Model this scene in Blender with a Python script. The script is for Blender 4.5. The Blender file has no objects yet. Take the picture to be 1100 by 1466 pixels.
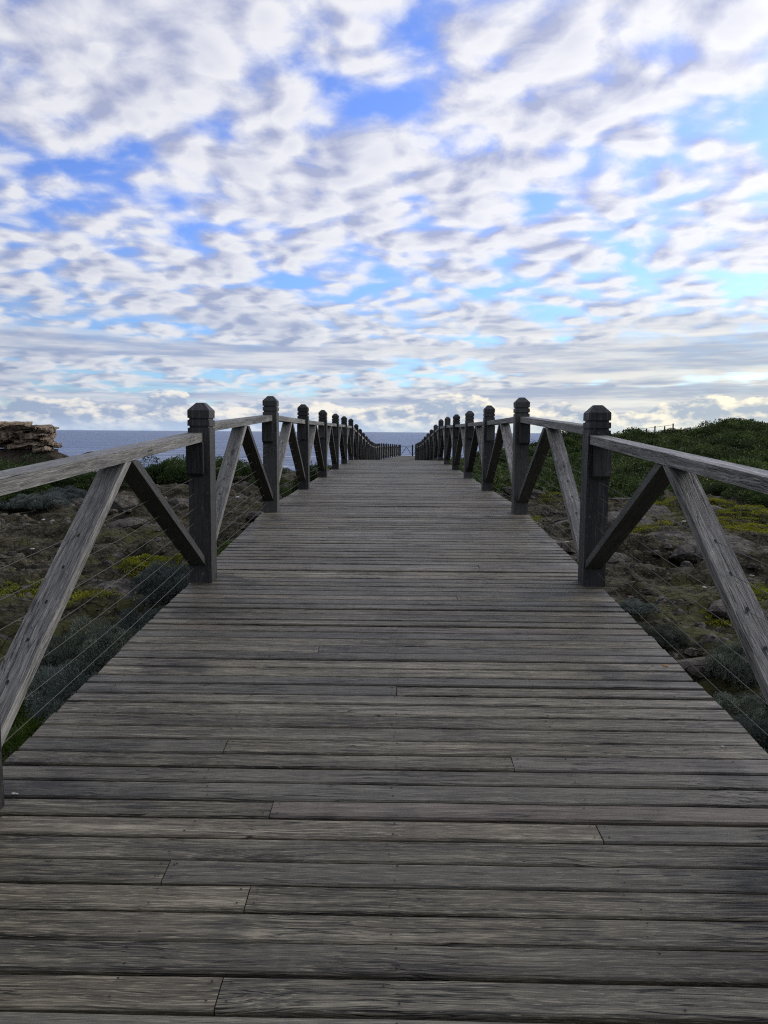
import bpy, math, random
import numpy as np
R = math.radians
scene = bpy.context.scene
COL = scene.collection
E = 3.0                      # eye height (z = 0 is about a metre above the rock platform)

# ------------------------------------------------------------------ camera
F_PX, W_PX, H_PX = 1040.0, 1100.0, 1466.0
PITCH, YAW, ROLL = R(6.28), R(0.88), R(0.38)
cam_d = bpy.data.cameras.new("camera")
cam = bpy.data.objects.new("camera", cam_d); COL.objects.link(cam)
cam_d.sensor_fit = 'VERTICAL'; cam_d.sensor_height = 24.0
cam_d.lens = 24.0 * F_PX / H_PX
cam_d.clip_start = 0.05; cam_d.clip_end = 80000
from mathutils import Matrix, Vector
CAM_ROT = Matrix.Rotation(YAW, 3, 'Z') @ Matrix.Rotation(R(90) - PITCH, 3, 'X') @ Matrix.Rotation(ROLL, 3, 'Z')
cam.location = (0, 0, E); cam.rotation_euler = CAM_ROT.to_euler()
scene.camera = cam

# ------------------------------------------------------------------ world: sky with a broken layer of cloud
SUN_AZ, SUN_EL = R(52), R(24)          # ahead and to the right, veiled by cloud
world = bpy.data.worlds.new("World"); scene.world = world; world.use_nodes = True

class NT:
    """tiny helper to write node maths"""
    def __init__(s, tree): s.t = tree; s.t.nodes.clear()
    def n(s, typ, **kw):
        nd = s.t.nodes.new(typ)
        for k, v in kw.items(): setattr(nd, k, v)
        return nd
    def put(s, sock, v):
        if isinstance(v, bpy.types.NodeSocket): s.t.links.new(v, sock)
        elif v is not None: sock.default_value = v
    def m(s, op, a, b=None, c=None, clamp=False):
        nd = s.n('ShaderNodeMath', operation=op, use_clamp=clamp)
        for i, v in enumerate((a, b, c)):
            if v is not None: s.put(nd.inputs[i], v)
        return nd.outputs[0]
    def v(s, op, a, b=None, scale=None):
        nd = s.n('ShaderNodeVectorMath', operation=op)
        s.put(nd.inputs[0], a)
        if b is not None: s.put(nd.inputs[1], b)
        if scale is not None: s.put(nd.inputs['Scale'], scale)
        return nd.outputs['Value'] if op in ('DOT_PRODUCT', 'LENGTH') else nd.outputs[0]
    def xyz(s, x, y, z):
        nd = s.n('ShaderNodeCombineXYZ')
        for i, q in enumerate((x, y, z)): s.put(nd.inputs[i], q)
        return nd.outputs[0]
    def sep(s, a):
        nd = s.n('ShaderNodeSeparateXYZ'); s.put(nd.inputs[0], a); return nd.outputs
    def noise(s, vec, scale, detail=4, rough=.5, lac=2.0, dist=0.0, col=False):
        nd = s.n('ShaderNodeTexNoise', noise_dimensions='3D')
        s.put(nd.inputs['Vector'], vec); s.put(nd.inputs['Scale'], scale)
        nd.inputs['Detail'].default_value = detail; nd.inputs['Roughness'].default_value = rough
        nd.inputs['Lacunarity'].default_value = lac; nd.inputs['Distortion'].default_value = dist
        return nd.outputs['Color' if col else 'Fac']
    def voro(s, vec, scale, feature='F1', rand=1.0, out='Distance'):
        nd = s.n('ShaderNodeTexVoronoi', feature=feature)
        s.put(nd.inputs['Vector'], vec); s.put(nd.inputs['Scale'], scale)
        nd.inputs['Randomness'].default_value = rand
        return nd.outputs[out]
    def step(s, x, a, b, lo=0., hi=1., smooth=True):
        nd = s.n('ShaderNodeMapRange', interpolation_type='SMOOTHSTEP' if smooth else 'LINEAR')
        for i, q in enumerate((x, a, b, lo, hi)): s.put(nd.inputs[i], q)
        return nd.outputs[0]
    def mix(s, f, a, b, mode='MIX'):
        nd = s.n('ShaderNodeMix', data_type='RGBA', blend_type=mode)
        s.put(nd.inputs[0], f)
        for i, q in ((6, a), (7, b)):
            if isinstance(q, tuple) and len(q) == 3: q = q + (1,)
            s.put(nd.inputs[i], q)
        return nd.outputs[2]
    def attr(s, name, out='Vector'):
        return s.n('ShaderNodeAttribute', attribute_name=name).outputs[out]

w = NT(world.node_tree)
D = w.n('ShaderNodeTexCoord').outputs['Generated']
dx, dy, dz = w.sep(D)
el = w.m('MAXIMUM', dz, 0.0)
CLO, CHI = .655, .905
RC = 42.0
rz = w.m('MULTIPLY', el, RC)
tt = w.m('SUBTRACT', w.m('SQRT', w.m('ADD', w.m('MULTIPLY', rz, rz), 2 * RC + 1)), rz)
hl = w.m('MAXIMUM', w.m('SQRT', w.m('ADD', w.m('MULTIPLY', dx, dx), w.m('MULTIPLY', dy, dy))), .001)
rad_ = w.m('MULTIPLY', w.m('POWER', w.m('MULTIPLY', tt, hl), .80), 1.16)
P = w.v('SCALE', w.xyz(dx, dy, 0.0), scale=w.m('DIVIDE', rad_, hl))
SKY_OFF = (12.6, -3.1, 0.0)
P = w.v('ADD', P, SKY_OFF)
wn = w.v('SUBTRACT', w.noise(P, 2.2, 2, col=True), (.5, .5, .5))
Pw = w.v('ADD', P, w.v('SCALE', wn, scale=.22))
big = w.noise(P, 1.05, 3, .5)
def cells(vec, scale):
    nd = w.n('ShaderNodeTexVoronoi', feature='SMOOTH_F1', voronoi_dimensions='2D')
    w.put(nd.inputs['Vector'], vec); nd.inputs['Scale'].default_value = scale; nd.inputs['Smoothness'].default_value = .55
    nd.inputs['Detail'].default_value = 1.0; nd.inputs['Roughness'].default_value = .45
    return w.m('SUBTRACT', 1.0, nd.outputs['Distance'])
cel = cells(Pw, 4.5)
puf = w.noise(Pw, 3.0, 8, .59)
fin = w.noise(Pw, 15.0, 5, .58)
sdir = (math.sin(SUN_AZ) * .06, math.cos(SUN_AZ) * .06, 0.0)
Ps = w.v('ADD', Pw, sdir)
cel_s = cells(Ps, 4.5); puf_s = w.noise(Ps, 3.0, 8, .59)
dens = w.m('ADD', w.m('MULTIPLY', big, .80), w.m('ADD', w.m('MULTIPLY', puf, .50), w.m('ADD', w.m('MULTIPLY', cel, .34), w.m('MULTIPLY', fin, .15))))
cover = w.step(dens, CLO, CHI)
thick = w.step(dens, CHI - .02, CHI + .24)
rel = w.m('ADD', w.m('MULTIPLY', w.m('SUBTRACT', puf, puf_s), 2.6), w.m('MULTIPLY', w.m('SUBTRACT', cel, cel_s), 1.5))
lit = w.m('ADD', .70, w.m('MULTIPLY', rel, 1.25), clamp=True)
lit = w.m('SUBTRACT', lit, w.m('MULTIPLY', thick, .38), clamp=True)
lit = w.m('ADD', lit, w.m('MULTIPLY', w.m('SUBTRACT', fin, .5), .45), clamp=True)
# blue sky behind
sky = w.n('ShaderNodeTexSky', sky_type='NISHITA', sun_disc=False, sun_elevation=SUN_EL, sun_rotation=SUN_AZ,
          altitude=0, air_density=1.0, dust_density=.4, ozone_density=2.5).outputs[0]
blue = w.v('MULTIPLY', sky, w.mix(w.step(el, .08, .30), (.92, 1.22, 1.75), (1.14, 1.32, 2.1)))
lowel = w.step(el, .03, .30)              # 0 near the horizon, 1 high up
shadow_c = w.mix(lowel, (3.4, 4.1, 5.9), (4.1, 4.5, 6.4))
light_c = w.mix(lowel, (7.8, 8.0, 8.6), (8.7, 8.75, 9.2))
cl = w.mix(lit, shadow_c, light_c)
c1 = w.mix(w.m('MULTIPLY', cover, .97), blue, cl)
# flat grey-blue sheets far off, seen edge-on
az = w.m('ARCTAN2', dx, dy)
sh = w.noise(w.xyz(w.m('MULTIPLY', az, 2.6), w.m('MULTIPLY', el, 34.0), 7.7), 1.0, 5, .58)
sh2 = w.noise(w.xyz(w.m('MULTIPLY', az, 5.0), w.m('MULTIPLY', el, 60.0), 2.7), 1.0, 4, .6)
scol = w.mix(w.step(sh2, .36, .66), (3.5, 4.3, 6.3), (7.2, 7.5, 8.2))
smask = w.m('MULTIPLY', w.step(sh, .40, .50), w.step(el, .095, .17, 1., 0.))
c1 = w.mix(w.m('MULTIPLY', smask, .93), c1, scol)
# far row of small cumulus standing on the horizon
q = w.xyz(w.m('MULTIPLY', az, 11.0), w.m('MULTIPLY', el, 24.0), 4.2)
cn = w.noise(q, 1.6, 6, .58)
cn2 = w.noise(w.v('ADD', q, (.10, .16, 0)), 1.6, 5, .58)
topn = w.noise(w.xyz(w.m('MULTIPLY', az, 9.0), 0.0, 1.3), 1.0, 3, .6)
hgt = w.m('ADD', .004, w.m('MULTIPLY', topn, .072))
cmask = w.step(w.m('SUBTRACT', w.m('ADD', hgt, w.m('MULTIPLY', w.m('SUBTRACT', cn, .5), .06)), el), -.001, .004)
clit = w.m('ADD', .36, w.m('MULTIPLY', w.m('SUBTRACT', cn, cn2), 6.5), clamp=True)
ccol = w.mix(clit, (3.7, 4.6, 6.4), (9.3, 9.0, 8.5))
c2 = w.mix(w.m('MULTIPLY', cmask, .92), c1, ccol)
# pale air right above the sea, warmer towards the veiled sun
sd = (math.sin(SUN_AZ) * math.cos(SUN_EL), math.cos(SUN_AZ) * math.cos(SUN_EL), math.sin(SUN_EL))
sdot = w.v('DOT_PRODUCT', D, sd)
warm = w.m('POWER', w.m('MAXIMUM', sdot, 0.0), 3.0)
hz = w.mix(warm, (5.0, 6.4, 8.6), (9.0, 9.0, 7.8))
c3 = w.mix(w.m('MULTIPLY', w.step(el, .0, .024, 1., 0.), .70), c2, hz)
tint = w.mix(w.m('MULTIPLY', warm, w.step(el, .02, .22, 1., .1)), (1, 1, 1), (1.22, 1.10, .78))
c3 = w.v('MULTIPLY', c3, tint)
# clouds and air scatter forward: the sky away from the sun is dimmer
glow = w.m('ADD', w.step(sdot, -.75, .45, .36, .98), w.m('MULTIPLY', warm, .22))
c4 = w.v('SCALE', c3, scale=glow)
bg = w.n('ShaderNodeBackground'); w.put(bg.inputs[0], c4); bg.inputs[1].default_value = .10
out = w.n('ShaderNodeOutputWorld'); w.t.links.new(bg.outputs[0], out.inputs[0])
world.cycles.sampling_method = 'MANUAL'; world.cycles.sample_map_resolution = 512

# ------------------------------------------------------------------ sun (soft, behind cloud)
sun_d = bpy.data.lights.new("sun", 'SUN'); sun_d.energy = 1.2; sun_d.angle = R(20); sun_d.color = (1.0, .92, .80)
sun = bpy.data.objects.new("sun", sun_d); COL.objects.link(sun)
sun.rotation_euler = Vector(sd).to_track_quat('Z', 'Y').to_euler(); sun.location = (30, 20, 40)
vs = scene.view_settings
vs.view_transform = 'Standard'; vs.look = 'None'; vs.gamma = 1.0; vs.exposure = 0.0; vs.use_curve_mapping = False
scene.cycles.use_denoising = False; scene.cycles.pixel_filter_type = 'BLACKMAN_HARRIS'; scene.cycles.filter_width = 1.15
scene.cycles.max_bounces = 6; scene.cycles.transparent_max_bounces = 4

# ------------------------------------------------------------------ numpy noise and the lie of the land
def _hash(ix, iy, seed):
    h = (ix.astype(np.int64) * 374761393 + iy.astype(np.int64) * 668265263 + seed * 974634777) & 0xFFFFFFFF
    h = ((h ^ (h >> 13)) * 1274126177) & 0xFFFFFFFF
    return ((h ^ (h >> 16)) & 0xFFFF) / 65535.0
def vnoise(x, y, seed=0):
    ix, iy = np.floor(x), np.floor(y); fx, fy = x - ix, y - iy
    fx = fx * fx * (3 - 2 * fx); fy = fy * fy * (3 - 2 * fy)
    a, b = _hash(ix, iy, seed), _hash(ix + 1, iy, seed)
    c, d = _hash(ix, iy + 1, seed), _hash(ix + 1, iy + 1, seed)
    return (a + (b - a) * fx) * (1 - fy) + (c + (d - c) * fx) * fy
def fbm(x, y, oct=4, seed=0, gain=.5):
    x = np.asarray(x, float); y = np.asarray(y, float)
    s, a, t = 0, 1., 0
    for o in range(oct):
        s = s + a * vnoise(x * 2 ** o + 17.3 * o, y * 2 ** o - 9.1 * o, seed + o); t += a; a *= gain
    return s / t
def sst(a, b, x):
    t = np.clip((np.asarray(x, float) - a) / (b - a), 0, 1); return t * t * (3 - 2 * t)

DECK_Y = np.array([-6, 2.2, 4.9, 7.55, 8.4, 20.6, 21.8, 37.0, 47.0, 55.0, 79.0])
DECK_Z = np.array([-1.67, -1.18, -1.005, -.832, -.815, -.80, -.83, -1.63, -1.93, -2.02, -2.52])
def deck_z(y): return E + np.interp(y, DECK_Y, DECK_Z)
def path_x(y): return 1.75 * np.clip((np.asarray(y, float) - 45) / 32, 0, None) ** 1.5
Y_END = 77.6

def ground_z(x, y, fine=True):
    x = np.asarray(x, float); y = np.asarray(y, float)
    z = -2.02 - .28 * sst(0, 20, y)
    z = z - 1.5 * sst(34, 60, y) * (1 - sst(5, 22, x))
    z = z + .072 * np.clip(x - 7, 0, 62) * sst(22, 90, y)
    z = z - .03 * np.clip(-x - 14, 0, 40) * sst(30, 60, y)
    # the shore
    ys = 63 + 10 * (fbm(x * .07, x * 0 + 3.3, 3, 5) - .5) - .22 * np.clip(-x - 6, 0, 60)
    ys = np.where(x > -2, 84 + np.clip(x, 0, 60) * .9, ys + (84 - ys) * sst(-7, -2, x))
    z = z - 9 * sst(0, 16, y - ys)
    z = z + .5 * (fbm(x * .16, y * .16, 3, 11) - .5)
    if fine:
        open_rock = 1 - .65 * sst(.0, 14, y - (24 + .1 * x)) * (x > 0)
        n = fbm(x * .55 + .25 * y, y * .9, 4, 21)
        tz = n * 7.0; fl = np.floor(tz); fr = tz - fl
        led = (fl + sst(.62, .98, fr)) / 7.0
        z = z + open_rock * (.95 * (led - .5) + .14 * (fbm(x * 3.1, y * 4.6, 3, 31) - .5) + .05 * (fbm(x * 9, y * 12, 2, 41) - .5))
        z = np.where(np.abs(x - path_x(y)) < 1.6, np.minimum(z, deck_z(y) - E - .5), z)
    return E + z

def ray(px, py):
    d = CAM_ROT @ Vector(((px - W_PX / 2) / F_PX, -(py - H_PX / 2) / F_PX, -1.0))
    return d.normalized()
def on_ground(px, py, lift=0.0):
    """where the line of sight through a photo pixel meets the land (or a level a little above it)"""
    d = ray(px, py); t = 1.5
    while t < 160:
        p = d * t
        if E + p.z < float(ground_z(p.x, p.y, False)) + lift: break
        t += .05
    return p.x, p.y

# ------------------------------------------------------------------ object helpers
def link(name, me, mat=None, parent=None):
    o = bpy.data.objects.new(name, me); COL.objects.link(o)
    if mat is not None and me is not None and not me.materials: me.materials.append(mat)
    if parent is not None: o.parent = parent
    return o
def tag(o, label=None, cat=None, group=None, kind=None):
    for k, q in (('label', label), ('category', cat), ('group', group), ('kind', kind)):
        if q: o[k] = q
    return o
def empty(name, loc=(0, 0, 0), rz=0.0):
    o = bpy.data.objects.new(name, None); COL.objects.link(o)
    o.location = loc; o.rotation_euler = (0, 0, rz); o.empty_display_size = .2
    return o
def mesh(name, v, f, smooth=False):
    me = bpy.data.meshes.new(name)
    me.from_pydata([tuple(map(float, q)) for q in v], [], [tuple(map(int, q)) for q in f])
    if smooth: me.polygons.foreach_set('use_smooth', [True] * len(me.polygons))
    me.update(); return me
def np_mesh(name, V, Fq, smooth=False):
    """fast mesh of equal polygons from numpy arrays"""
    me = bpy.data.meshes.new(name); V = np.asarray(V, np.float32); Fq = np.asarray(Fq, np.int32)
    k = Fq.shape[1]
    me.vertices.add(len(V)); me.vertices.foreach_set('co', V.ravel())
    me.loops.add(Fq.size); me.loops.foreach_set('vertex_index', Fq.ravel())
    me.polygons.add(len(Fq)); me.polygons.foreach_set('loop_start', np.arange(0, Fq.size, k, dtype=np.int32))
    if smooth: me.polygons.foreach_set('use_smooth', np.ones(len(Fq), bool))
    me.update(calc_edges=True); me.validate(); return me
def set_attr(me, name, arr, typ='FLOAT'):
    a = me.attributes.new(name, typ, 'POINT')
    arr = np.asarray(arr, np.float32)
    if typ == 'FLOAT': a.data.foreach_set('value', arr.ravel())
    else: a.data.foreach_set('vector', arr.ravel())
def grain(me, coords, rnd):
    """wood coordinates: x runs along the grain; every timber has its own offset and its own random tone"""
    off = np.array([rnd * 37.0, rnd * 91.0, rnd * 53.0])
    set_attr(me, 'loc', np.asarray(coords) + off, 'FLOAT_VECTOR')
    set_attr(me, 'rnd', np.full(len(me.vertices), rnd))
rng = np.random.default_rng(7)
random.seed(7)

# ------------------------------------------------------------------ materials
def material(name):
    m = bpy.data.materials.new(name); m.use_nodes = True
    t = NT(m.node_tree)
    b = t.n('ShaderNodeBsdfPrincipled'); o = t.n('ShaderNodeOutputMaterial')
    t.t.links.new(b.outputs[0], o.inputs[0])
    return m, t, b
def bump(t, b, h, strength=.5, dist=.01):
    n = t.n('ShaderNodeBump'); n.inputs['Strength'].default_value = strength; n.inputs['Distance'].default_value = dist
    t.put(n.inputs['Height'], h); t.t.links.new(n.outputs[0], b.inputs['Normal'])

def wood(name, dark, mid, light, deck=False, blotch=.5):
    m, t, b = material(name)
    L = t.attr('loc'); r = t.attr('rnd', 'Fac')
    wob = t.v('SCALE', t.v('SUBTRACT', t.noise(L, 1.6, 2, col=True), (.5, .5, .5)), scale=.02)
    wv = t.v('MULTIPLY', t.v('SUBTRACT', t.noise(t.v('MULTIPLY', L, (2.2, 5., 5.)), 1.0, 3, .5, col=True), (.5, .5, .5)), (0, .035, .035))
    kv = t.voro(t.v('MULTIPLY', L, (1., 3.2, 3.2)), 1.15)
    knot = t.step(kv, .03, .085, 1., 0.)
    kbend = t.step(kv, .02, .30, 1., 0.)
    Lw = t.v('ADD', t.v('ADD', L, wob), wv)
    Lw = t.v('ADD', Lw, t.v('SCALE', (0., .020, .020), scale=kbend))
    fine = t.noise(t.v('MULTIPLY', Lw, (5., 210., 210.)), 1.0, 4, .62)
    med = t.noise(t.v('MULTIPLY', Lw, (1.6, 52., 52.)), 1.0, 4, .6)
    bro = t.noise(t.v('MULTIPLY', Lw, (1.1, 9., 9.)), 1.0, 3, .5)
    g = t.m('ADD', t.m('MULTIPLY', fine, .42), t.m('ADD', t.m('MULTIPLY', med, .38), t.m('MULTIPLY', bro, .20)))
    c = t.mix(t.step(g, .38, .50), dark, mid)
    c = t.mix(t.step(g, .50, .63), c, light)
    fl = t.noise(t.v('MULTIPLY', Lw, (16., 420., 420.)), 1.0, 2, .5)
    c = t.mix(t.step(fl, .56, .70, 0., .55), c, tuple(min(1, q * 1.5) for q in light))
    c = t.mix(t.step(fl, .44, .30, 0., .6), c, tuple(q * .6 for q in dark))
    # tone of each timber
    r2 = t.m('FRACT', t.m('MULTIPLY', r, 7.31)); r3 = t.m('FRACT', t.m('MULTIPLY', r, 23.7))
    c = t.mix(t.step(r2, .84, .99, 0., .42 if deck else 0.), c, t.mix(g, (.09, .066, .054), (.33, .255, .215)))
    c = t.mix(t.step(r3, .3, .9, 0., .4), c, t.mix(g, (.06, .062, .052), (.20, .20, .17)))
    c = t.v('SCALE', c, scale=t.step(r, 0., 1., .76, 1.22, smooth=False))
    # fine drying cracks along the grain
    ck = t.noise(t.v('MULTIPLY', Lw, (1.3, 60., 60.)), 1.0, 2, .5)
    ckm = t.m('MULTIPLY', t.step(t.m('ABSOLUTE', t.m('SUBTRACT', ck, .5)), .0, .026, 1., 0.), t.step(t.noise(L, 2.3, 2), .47, .58))
    c = t.mix(t.m('MULTIPLY', knot, .75), c, tuple(q * .45 for q in dark))
    c = t.mix(t.m('MULTIPLY', ckm, .85), c, (.012, .011, .010))
    # black mould and weather stains
    G = t.n('ShaderNodeNewGeometry').outputs['Position']
    st = t.noise(t.v('MULTIPLY', G, (1.0, 1.7, 1.0)) if deck else G, 2.3, 5, .62)
    if deck:
        gx, gy, gz = t.sep(G)
        edge = t.step(t.m('ABSOLUTE', gx), .55, 1.35)
        stm = t.step(t.m('ADD', st, t.m('MULTIPLY', edge, .13)), .60, .74)
        spot = t.noise(t.v('MULTIPLY', Lw, (6., 60., 60.)), 1.0, 3, .6)
        stm = t.m('MULTIPLY', stm, t.step(spot, .30, .62, .35, 1.))
        c = t.mix(t.m('MULTIPLY', stm, .80), c, (.022, .020, .017))
        # paler worn line left by trolley wheels
        for cx, wd in ((-.245, .018), (-.20, .012)):
            wl = t.m('ADD', gx, t.m('MULTIPLY', t.noise(t.v('MULTIPLY', G, (0, .6, 0)), 1.0, 2), .05))
            k = t.step(t.m('ABSOLUTE', t.m('SUBTRACT', wl, cx)), wd * .3, wd, 1., 0.)
            c = t.mix(t.m('MULTIPLY', k, t.step(t.noise(G, 9., 3), .35, .7, 0., .085)), c, (.34, .32, .29))
    else:
        stm = t.step(st, .52, .72)
        c = t.mix(t.m('MULTIPLY', stm, blotch), c, (.030, .030, .032))
        li = t.step(t.noise(G, 26., 4, .6), .63, .72)
        c = t.mix(t.m('MULTIPLY', li, .35), c, (.26, .27, .22))
    t.put(b.inputs['Base Color'], c)
    b.inputs['Roughness'].default_value = .82
    t.put(b.inputs['Roughness'], t.step(g, .3, .7, .72, .46))
    b.inputs['Specular IOR Level'].default_value = .42
    h = t.m('SUBTRACT', t.m('ADD', t.m('MULTIPLY', fine, .5), t.m('MULTIPLY', med, .8)), t.m('MULTIPLY', ckm, 1.4))
    bump(t, b, h, .75, .006)
    return m
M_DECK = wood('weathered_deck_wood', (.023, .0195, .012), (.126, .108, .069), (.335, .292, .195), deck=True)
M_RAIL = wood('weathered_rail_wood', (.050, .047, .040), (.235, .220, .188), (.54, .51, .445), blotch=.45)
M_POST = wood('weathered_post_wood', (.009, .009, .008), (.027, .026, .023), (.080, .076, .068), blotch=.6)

def plain(name, col, rough=.7, metal=0.0, spec=.3):
    m, t, b = material(name)
    G = t.n('ShaderNodeNewGeometry').outputs['Position']
    n = t.noise(G, 30., 3)
    t.put(b.inputs['Base Color'], t.mix(n, tuple(c * .7 for c in col), tuple(c * 1.3 for c in col)))
    b.inputs['Roughness'].default_value = rough; b.inputs['Metallic'].default_value = metal
    b.inputs['Specular IOR Level'].default_value = spec
    return m
M_CABLE = plain('steel_cable', (.12, .115, .10), .55, .6)
M_NAIL = plain('nail_heads', (.05, .045, .04), .6, .4)
M_CABLE_HOLE = plain('black_cable_hole', (.012, .012, .012), .6)
M_LICHEN = plain('orange_lichen', (.36, .17, .03), .9)
M_WHITE = plain('chalky_white', (.50, .48, .43), .9)
M_BEAM = plain('dark_bearer_wood', (.045, .040, .035), .9)
M_BIRD = plain('dark_bird', (.03, .03, .035), .8)

def rock_mat(name, a, bcol, ccol, moss=0.0, strata=False):
    m, t, b = material(name)
    G = t.n('ShaderNodeNewGeometry').outputs['Position']
    n1 = t.noise(G, .55, 5, .6); n2 = t.noise(G, 3.4, 6, .62); n3 = t.noise(t.v('MULTIPLY', G, (1, 1, 3.)), 15., 5, .65)
    c = t.mix(t.step(n2, .36, .58), a, bcol)
    c = t.mix(t.m('MULTIPLY', t.step(n3, .52, .68), .75), c, ccol)
    c = t.mix(t.m('MULTIPLY', t.step(t.noise(G, 1.6, 5, .65), .50, .64), .75), c, tuple(q * .32 for q in a))
    vo = t.voro(t.v('ADD', G, t.v('SCALE', t.noise(G, 2.2, 3, col=True), scale=.5)), 4.5, 'DISTANCE_TO_EDGE')
    crack = t.step(vo, .0, .05, 1., 0.)
    c = t.mix(t.m('MULTIPLY', crack, .30), c, (.012, .010, .008))
    if moss:
        mm = t.m('MULTIPLY', t.step(t.noise(G, .38, 4, .6), .50, .62), t.step(n2, .38, .55))
        c = t.mix(t.m('MULTIPLY', mm, moss), c, (.075, .080, .018))
    if strata:
        zz = t.sep(G)[2]
        s = t.noise(t.v('MULTIPLY', G, (.5, .5, 7.)), 1.0, 4, .6)
        c = t.mix(t.step(s, .45, .6, 0., .6), c, (.34, .27, .19))
        c = t.mix(t.step(zz, .4, 1.9, .85, 0.), c, (.035, .028, .02))
    t.put(b.inputs['Base Color'], c)
    b.inputs['Roughness'].default_value = .95; b.inputs['Specular IOR Level'].default_value = .15
    h = t.m('SUBTRACT', t.m('ADD', t.m('MULTIPLY', n2, 1.0), t.m('MULTIPLY', n3, .35)), t.m('MULTIPLY', crack, .4))
    bump(t, b, h, 1.0, .08)
    return m
M_GROUND = rock_mat('rocky_ground', (.023, .020, .010), (.078, .068, .038), (.220, .196, .130), moss=.62)
M_ROCK = rock_mat('weathered_limestone', (.075, .066, .054), (.15, .132, .105), (.27, .24, .195))
M_CLIFF = rock_mat('layered_sandstone', (.22, .16, .10), (.42, .33, .23), (.62, .53, .40))
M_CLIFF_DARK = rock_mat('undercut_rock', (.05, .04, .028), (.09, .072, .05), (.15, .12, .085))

def leaf_mat(name, a, bcol, tip):
    m, t, b = material(name)
    r = t.attr('rnd', 'Fac')
    oi = t.n('ShaderNodeObjectInfo').outputs['Random']
    c = t.mix(t.step(r, 0., .75, smooth=False), a, bcol)
    c = t.mix(t.step(r, .72, 1.), c, tip)
    G = t.n('ShaderNodeNewGeometry').outputs['Position']
    c = t.mix(t.m('MULTIPLY', t.step(t.noise(G, .45, 3), .45, .65), .45), c, t.v('MULTIPLY', c, (1.35, 1.15, .7)))
    c = t.v('SCALE', c, scale=t.step(oi, 0., 1., .62, 1.38, smooth=False))
    t.put(b.inputs['Base Color'], c)
    b.inputs['Roughness'].default_value = .65; b.inputs['Specular IOR Level'].default_value = .25
    b.inputs['Subsurface Weight'].default_value = 0.0
    tr = t.n('ShaderNodeBsdfTranslucent'); t.put(tr.inputs[0], c)
    mx = t.n('ShaderNodeMixShader'); mx.inputs[0].default_value = .22
    o = [n for n in t.t.nodes if n.type == 'OUTPUT_MATERIAL'][0]
    t.t.links.new(b.outputs[0], mx.inputs[1]); t.t.links.new(tr.outputs[0], mx.inputs[2]); t.t.links.new(mx.outputs[0], o.inputs[0])
    return m
M_GREY = leaf_mat('grey_saltbush_leaf', (.045, .060, .054), (.150, .185, .170), (.38, .44, .40))
M_GREEN = leaf_mat('dark_green_leaf', (.018, .034, .010), (.058, .096, .022), (.150, .190, .045))
M_SCRUB = leaf_mat('hill_scrub_leaf', (.018, .034, .010), (.066, .104, .024), (.170, .205, .050))
M_MOSS = leaf_mat('yellow_green_moss', (.12, .14, .012), (.30, .31, .018), (.46, .45, .04))
M_GRASS = leaf_mat('fresh_green_grass', (.040, .075, .012), (.085, .140, .020), (.16, .21, .035))
M_STEM = plain('woody_stem', (.06, .048, .036), .9)

def sea_mat():
    m, t, b = material('sea_water')
    G = t.n('ShaderNodeNewGeometry').outputs['Position']
    x, y, z = t.sep(G)
    d = t.m('SQRT', t.m('ADD', t.m('MULTIPLY', x, x), t.m('MULTIPLY', y, y)))
    n = t.noise(t.v('MULTIPLY', G, (.012, .05, 0)), 1.0, 4, .6)
    c = t.mix(t.step(n, .35, .65), (.016, .055, .16), (.070, .140, .29))
    f = t.noise(t.v('MULTIPLY', G, (.030, .11, 0)), 1.0, 6, .65)
    fm = t.m('MULTIPLY', t.step(f, .54, .60), t.step(d, 110., 380., 1., 0.))
    f2 = t.m('MULTIPLY', t.step(t.noise(t.v('MULTIPLY', G, (.006, .05, 0)), 1.0, 5, .65), .66, .72), t.step(d, 300., 1500., 1., 0.))
    fm = t.m('MAXIMUM', fm, t.m('MULTIPLY', f2, .6))
    c = t.mix(fm, c, (.72, .74, .76))
    t.put(b.inputs['Base Color'], c)
    t.put(b.inputs['Roughness'], t.m('ADD', .30, t.m('MULTIPLY', fm, .5)))
    b.inputs['IOR'].default_value = 1.33
    w1 = t.noise(t.v('MULTIPLY', G, (.10, .30, 0)), 1.0, 5, .62)
    w2 = t.noise(t.v('MULTIPLY', G, (.02, .06, 0)), 1.0, 3, .5)
    bump(t, b, t.m('ADD', w1, t.m('MULTIPLY', w2, 2.)), 1.0, 2.2)
    return m
M_SEA = sea_mat()

# ------------------------------------------------------------------ the setting: land and sea
def axis(segments):
    a = []
    for lo, hi, st in segments:
        a.append(np.arange(lo, hi, st))
    return np.unique(np.concatenate(a + [np.array([segments[-1][1]])]))
gx = axis([(-90, -30, 3.), (-30, -14, .5), (-14, -7, .12), (-7, 7, .06), (7, 14, .12), (14, 30, .4), (30, 110, 2.)])
gy = axis([(-40, -3, 2.), (-3, 2, .25), (2, 11, .06), (11, 20, .12), (20, 34, .25), (34, 120, 1.), (120, 160, 5.)])
X, Y = np.meshgrid(gx, gy)
Z = ground_z(X, Y)
idx = np.arange(X.size).reshape(X.shape)
quads = np.stack([idx[:-1, :-1], idx[:-1, 1:], idx[1:, 1:], idx[1:, :-1]], -1).reshape(-1, 4)
gm = np_mesh('ground', np.stack([X, Y, Z], -1).reshape(-1, 3), quads, True)
ground = tag(link('ground', gm, M_GROUND), kind='structure')
SEA_Z = E - 7.0
S = 40000
sea = tag(link('sea', mesh('sea', [(-S, -S, SEA_Z), (S, -S, SEA_Z), (S, S, SEA_Z), (-S, S, SEA_Z)], [(0, 1, 2, 3)]), M_SEA), kind='structure')

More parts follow.
